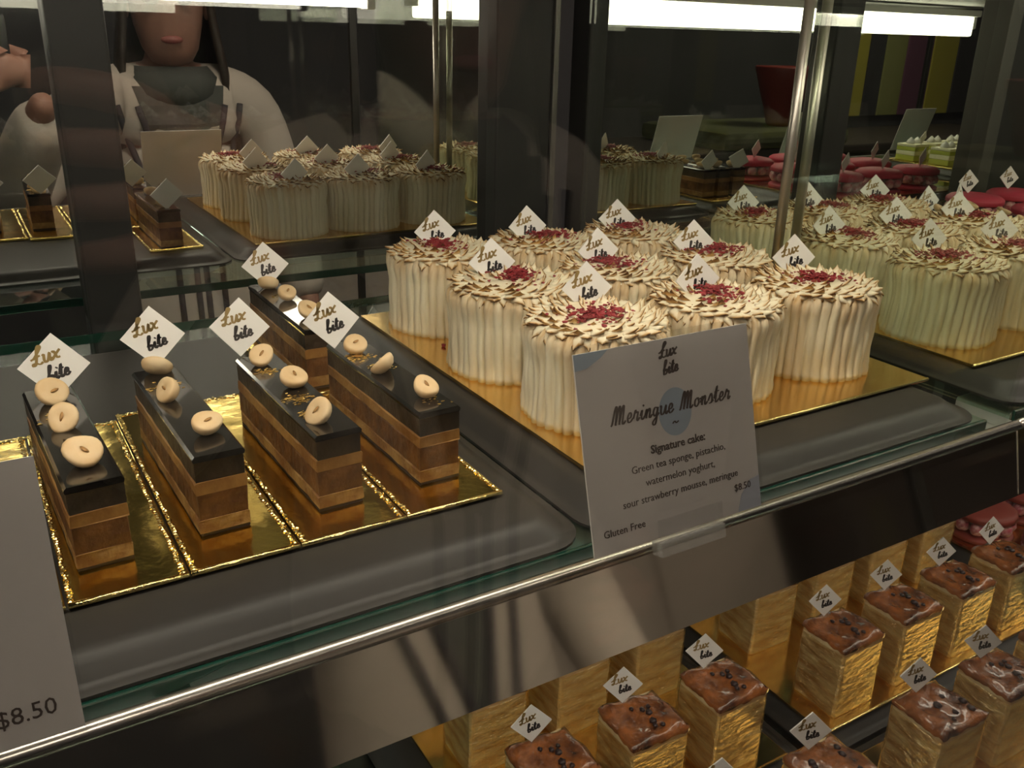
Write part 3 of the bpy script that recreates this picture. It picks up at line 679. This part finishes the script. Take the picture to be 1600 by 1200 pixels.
for j, y in enumerate((1.85, 2.25, 2.65)):
    for i, x in enumerate((4.32, 4.73, 5.14)):
        macaron(x, y, ZL, 'macaron_red', 'dark red macaron on the lower shelf, %s of the %s' % (NM[i], ROW[j]), 'lower red macarons', k)
        if j < 2: cake_tag(x-.02, y+.05, ZL+.235, 'diamond tag on the %s lower red macaron of the %s' % (NM[i], ROW[j]), rz=-.4, sc=.86)
        k += 1

# ================================================================== PRICE CARDS
def price_card(xr, label, full, sc=1.0):
    wd_, ht = .49, .437
    t = thing('price_card', W(xr-wd_, 1.302, -.032), label, 'price card', 'price cards clipped to the fascia'); t.rotation_euler = (-.272, 0, 0)
    mb = MB(); mb.box(0, wd_, 0, .004, 0, ht); build(mb, 'paper', 'sign_paper', t)
    mb = MB(); mb.box(-.006, wd_+.006, -.006, -.004, -.004, ht+.016); build(mb, 'clear_sleeve', 'clear_plastic', t)
    mb = MB(); mb.box(.165, .355, -.020, .016, -.040, -.006, .004); build(mb, 'plastic_clip', 'milky_plastic', t); mb = MB(); mb.box(.165, .355, -.016, -.012, -.006, .045, .001); build(mb, 'clip_flap', 'clear_plastic', t)
    def txt(s, x, z, size, m='ink_brown', align='CENTER', bold=0.0, nm='lettering'):
        o = mobj(nm, font_mesh(s, size, m, align, bold), t, (x*U, -.0012*U, z*U)); o.rotation_euler = (PI/2, 0, 0); return o
    def patch(nm, m, fn):
        mb = MB(); p = fn; mb.grid([[(a, y, b) for a, b in p] for y in (-.0004, .0)], True, True, True); build(mb, nm, m, t)
    if full:
        patch('blue_dot', 'sign_blue', [(.255+.047*math.cos(q*PI/16), .272+.054*math.sin(q*PI/16)) for q in range(32)])
        patch('blue_corner', 'sign_blue', [(0, ht), (0, ht-.035), (.03, ht-.033), (.07, ht-.015), (.09, ht)])
        patch('pale_blue_corner', 'sign_pale_blue', [(wd_, 0), (wd_, .075), (wd_-.03, .07), (wd_-.06, .04), (wd_-.075, 0)])
        mb = MB(); h = .0155; script(mb, 'Lux', .255-script_width('Lux')*h/2-.006, .395, h, .0042, .3, .08, -.0006); script(mb, 'bite', .255-script_width('bite')*h/2-.002, .358, h*.95, .0042, .3, .08, -.0006); build(mb, 'logo', 'ink_brown', t)
        mb = MB(); h = .0205; w_ = script_width('Meringue Monster')*h*1.12; script(mb, 'Meringue Monster', .248-w_/2, .272, h, .0038, .25, .0, -.0008, track=1.12); build(mb, 'title', 'ink_brown', t)
        mb = MB(); script(mb, '~', .243, .243, .018, .003, .2, 0, -.0008); build(mb, 'dot_mark', 'ink_brown', t)
        txt('Signature cake:', .255, .192, .0262, bold=.0006)
        txt('Green tea sponge, pistachio,', .255, .158, .0238); txt('watermelon yoghurt,', .255, .124, .0238); txt('sour strawberry mousse, meringue', .255, .088, .0238)
        txt('$8.50', .435, .052, .0235); txt('Gluten Free', .085, .036, .0235)
    else:
        txt('$8.50', .415, .036, .038)
    return t
price_card(1.513, 'white price card with blue dot reading Meringue Monster', True)
price_card(.030, 'white price card cut off at the left edge showing $8.50', False)
def blank_card(x, label):
    t = thing('price_card', W(x, 1.302, -.032), label, 'price card', 'price cards clipped to the fascia'); t.rotation_euler = (-.272, 0, 0)
    mb = MB(); mb.box(0, .49, 0, .004, 0, .437); build(mb, 'paper', 'sign_paper', t)
    mb = MB(); mb.box(.165, .355, -.020, .016, -.040, -.006, .004); build(mb, 'plastic_clip', 'milky_plastic', t); mb = MB(); mb.box(.165, .355, -.016, -.012, -.006, .045, .001); build(mb, 'clip_flap', 'clear_plastic', t)
blank_card(5.15, 'white card back mirrored behind the far layered slices'); blank_card(6.75, 'white card back mirrored behind the pink macarons'); blank_card(8.4, 'white card back mirrored behind the lime cakes')

# ================================================================== PHOTOGRAPHER (seen in the mirror)
def skin_mesh(name, m, joints, edges, radii, sub=2, mods=None):
    me = bpy.data.meshes.new(name); me.from_pydata([tuple(j) for j in joints], edges, []); me.update()
    o = bpy.data.objects.new(name, me); COL.objects.link(o)
    md = o.modifiers.new('skin', 'SKIN'); md.use_smooth_shade = True
    if not me.skin_vertices: 
        bm = bmesh.new(); bm.from_mesh(me); bm.verts.layers.skin.verify(); bm.to_mesh(me); bm.free()
    for i, r in enumerate(radii):
        rr = r if isinstance(r, tuple) else (r, r); me.skin_vertices[0].data[i].radius = rr
        me.skin_vertices[0].data[i].use_root = (i == 0)
    s = o.modifiers.new('sub', 'SUBSURF'); s.levels = sub; s.render_levels = sub
    dg = bpy.context.evaluated_depsgraph_get(); nm = bpy.data.meshes.new_from_object(o.evaluated_get(dg)); bpy.data.objects.remove(o); bpy.data.meshes.remove(me)
    nm.name = name; nm.materials.clear(); nm.materials.append(MATS[m]); nm.polygons.foreach_set('use_smooth', [True]*len(nm.polygons)); return nm
PX, PY = .42, -.43                       # feet (metres)
per = thing('person', (PX, PY, 0.0), 'photographer in pale jacket with dark piping holding up a phone, mirrored', 'person')
per.scale = (1, 1, 1.052)
# metre coordinates relative to the feet; faces +y
HZ = 1.445                               # head centre
J = [(0, 0, .86), (0, .0, 1.02), (0, .01, 1.16), (0, .0, 1.27), (0, .005, 1.325), (0, .02, 1.37),       # pelvis..neck
     (.175, 0, 1.25), (.26, .06, 1.04), (.02, .30, 1.20),                                            # right arm bent across
     (-.175, 0, 1.25), (-.36, .10, 1.13), (-.34, .33, 1.36),                                          # left arm
     (.09, 0, .82), (.10, .02, .46), (.10, -.02, .08), (.10, .12, .03), (-.09, 0, .82), (-.10, .02, .46), (-.10, -.02, .08), (-.10, .12, .03)]
J[8] = (.25, .10, .80); J[7] = (.235, -.02, 1.01); J[10] = (-.34, .12, 1.08); J[11] = (-.27, .35, 1.29)
Ed = [(0, 1), (1, 2), (2, 3), (3, 4), (4, 5), (3, 6), (6, 7), (7, 8), (3, 9), (9, 10), (10, 11), (0, 12), (12, 13), (13, 14), (14, 15), (0, 16), (16, 17), (17, 18), (18, 19)]
Rd = [(.13, .10), (.12, .09), (.13, .10), (.11, .08), .05, .048,     .055, .04, .022, .055, .04, .022, .08, .055, .04, .03, .08, .055, .04, .03]
body = skin_mesh('body', 'skin', J, Ed, Rd)
mobj('body', body, per)
# head with face
hb = MB()
prof = [(.018, -.118), (.040, -.110), (.055, -.085), (.066, -.045), (.073, 0), (.077, .04), (.072, .08), (.052, .108), (.02, .122), (.0, .124)]
hb.lathe(prof, 24, cap1=False)
hb.v = [(x, y*1.18+(.012 if z < -.05 and y > 0 else 0)+(.022*math.exp(-(x/.012)**2-((z+.025)/.022)**2) if y > .02 else 0)-(.008*math.exp(-((abs(x)-.030)/.014)**2-((z-.006)/.012)**2) if y > .02 else 0), z) for x, y, z in hb.v]
for s in (-1, 1): hb.ico((s*.076, -.004, -.01), .022, 2, (.35, .8, 1.2))
head = mobj('head', hb.mesh('head', 'skin', True, raw=True), per, (0, .045, HZ)); head.rotation_euler = (-.12, 0, .15)
for s in (-1, 1):
    mb = MB(); mb.ico((s*.030, .080, .006), .011, 2, (1.3, .6, .8)); mobj('eye', mb.mesh('eye', 'eye', True, raw=True), head)
mb = MB(); mb.ico((0, .083, -.062), .022, 2, (1.0, .35, .35)); mobj('mouth', mb.mesh('mouth', 'lip', True, raw=True), head)
mb = MB()
mb.lathe([(.135, -.31), (.125, -.22), (.112, -.12), (.098, -.04), (.092, .02), (.094, .07), (.080, .11), (.045, .135), (.0, .142)], 28, cap0=False, cap1=False)
keep = [f for f in mb.f if not all(mb.v[i][1] > .035 and mb.v[i][2] < .075 for i in f)]
mb.f = keep; mb.v = [(x, y*1.12-.014, z) for x, y, z in mb.v]; hm = mb.mesh('hair', 'hair', True, raw=True); ho = mobj('hair', hm, head)
sd = ho.modifiers.new('thick', 'SOLIDIFY'); sd.thickness = .012
# jacket: torso + sleeves
JJ = [(0, -.005, .58), (0, -.005, .85), (0, 0, 1.06), (0, .005, 1.18), (0, 0, 1.265), (.17, 0, 1.245), J[7], (J[8][0], J[8][1]-.01, J[8][2]+.03), (-.17, 0, 1.245), J[10], (J[11][0], J[11][1]-.02, J[11][2]-.02)]
JE = [(0, 1), (1, 2), (2, 3), (3, 4), (4, 5), (5, 6), (6, 7), (4, 8), (8, 9), (9, 10)]
JR = [(.215, .16), (.18, .135), (.16, .125), (.165, .12), (.10, .085), .078, .062, .048, .078, .062, .048]
jk = skin_mesh('jacket', 'jacket', JJ, JE, JR); jo = mobj('jacket', jk, per)
# shirt front and lapel piping laid on the chest surface
from mathutils.bvhtree import BVHTree
bv = BVHTree.FromPolygons([v.co.copy() for v in jk.vertices], [tuple(p.vertices) for p in jk.polygons])
def chest(x, z, off):
    h = bv.ray_cast(Vector((x, 1.0, z)), Vector((0, -1, 0)))
    return Vector((x, (h[0].y if h[0] else .08)+off, z))
zs = [.94+.35*k/10 for k in range(11)]
def half(z): return .006+(z-.94)*.24
mb = MB(); mb.grid([[chest(q*half(z), z, .003) for q in (-1, -.5, 0, .5, 1)]+[chest(q*half(z), z, -.004) for q in (1, .5, 0, -.5, -1)] for z in zs], True, True, True); mobj('shirt', mb.mesh('shirt', 'shirt', raw=True), per)
for q in (-1, 1):
    for o_ in (.004, .040):
        mb = MB(); mb.tube([chest(q*(half(max(z, .94))+o_), z, .003) for z in [.60, .70, .80, .88]+zs[:-1]], .0065, 8); mobj('piping', mb.mesh('piping', 'piping', True, raw=True), per)
mb = MB(); mb.lathe([(.060, 1.245), (.090, 1.25), (.104, 1.275), (.100, 1.305), (.075, 1.325), (.058, 1.315)], 24, (0, .012, 0), cap0=False, cap1=False); mobj('scarf', mb.mesh('scarf', 'shirt', True, raw=True), per)
tr = skin_mesh('trousers', 'trousers', [(0, 0, .88), (0, 0, .8), (.09, 0, .74), (.10, .02, .46), (.10, -.02, .07), (-.09, 0, .74), (-.10, .02, .46), (-.10, -.02, .07)], [(0, 1), (1, 2), (2, 3), (3, 4), (1, 5), (5, 6), (6, 7)], [(.15, .11), (.15, .12), .10, .075, .065, .10, .075, .065]); mobj('trousers', tr, per)
for s in (-1, 1):
    mb = MB(); mb.box(s*.1-.045, s*.1+.045, -.07, .19, 0, .075, .03); mobj('shoe', mb.mesh('shoe', 'trousers', True, raw=True), per)
# hands: palm and five fingers each
def hand(cx, cy, cz, side, nm='hand'):
    js = [(cx, cy, cz)]; ed = []; rd = [.024]
    js.append((cx-side*.045, cy+.03, cz+.01)); ed.append((0, 1)); rd.append((.03, .016))
    for f, (dz, l) in enumerate(((.032, .9), (.012, 1.0), (-.008, .95), (-.028, .75))):
        b = len(js); js += [(cx-side*.055, cy+.035, cz+.01+dz), (cx-side*(.055+.030*l), cy+.042, cz+.012+dz*1.15), (cx-side*(.055+.055*l), cy+.034, cz+.012+dz*1.2)]
        ed += [(1, b), (b, b+1), (b+1, b+2)]; rd += [.0095, .0085, .007]
    b = len(js); js += [(cx-side*.02, cy-.004, cz+.028), (cx-side*.045, cy-.012, cz+.038), (cx-side*.066, cy-.012, cz+.036)]; ed += [(0, b), (b, b+1), (b+1, b+2)]; rd += [.012, .010, .008]
    return mobj(nm, skin_mesh(nm, 'skin', js, ed, rd, 1), per)
hand(-.285, .385, 1.325, 1); hand(.25, .10, .76, 1)
# phone just behind the lens
ph = thing('phone', (0, 0, 0), 'black phone held level by the photographer, mirrored beside the left post', 'phone')
ph.location = W(0, -.035, 1)-Vector((0, 0, 0))
mb = MB(); mb.box(-.035, .105, -.010, -.001, -.058, .012, .003); mobj('case', mb.mesh('case', 'phone', raw=True), ph)
mb = MB(); mb.box(-.030, .100, -.0112, -.0101, -.053, .007); mobj('screen', mb.mesh('screen', 'phone', raw=True), ph)
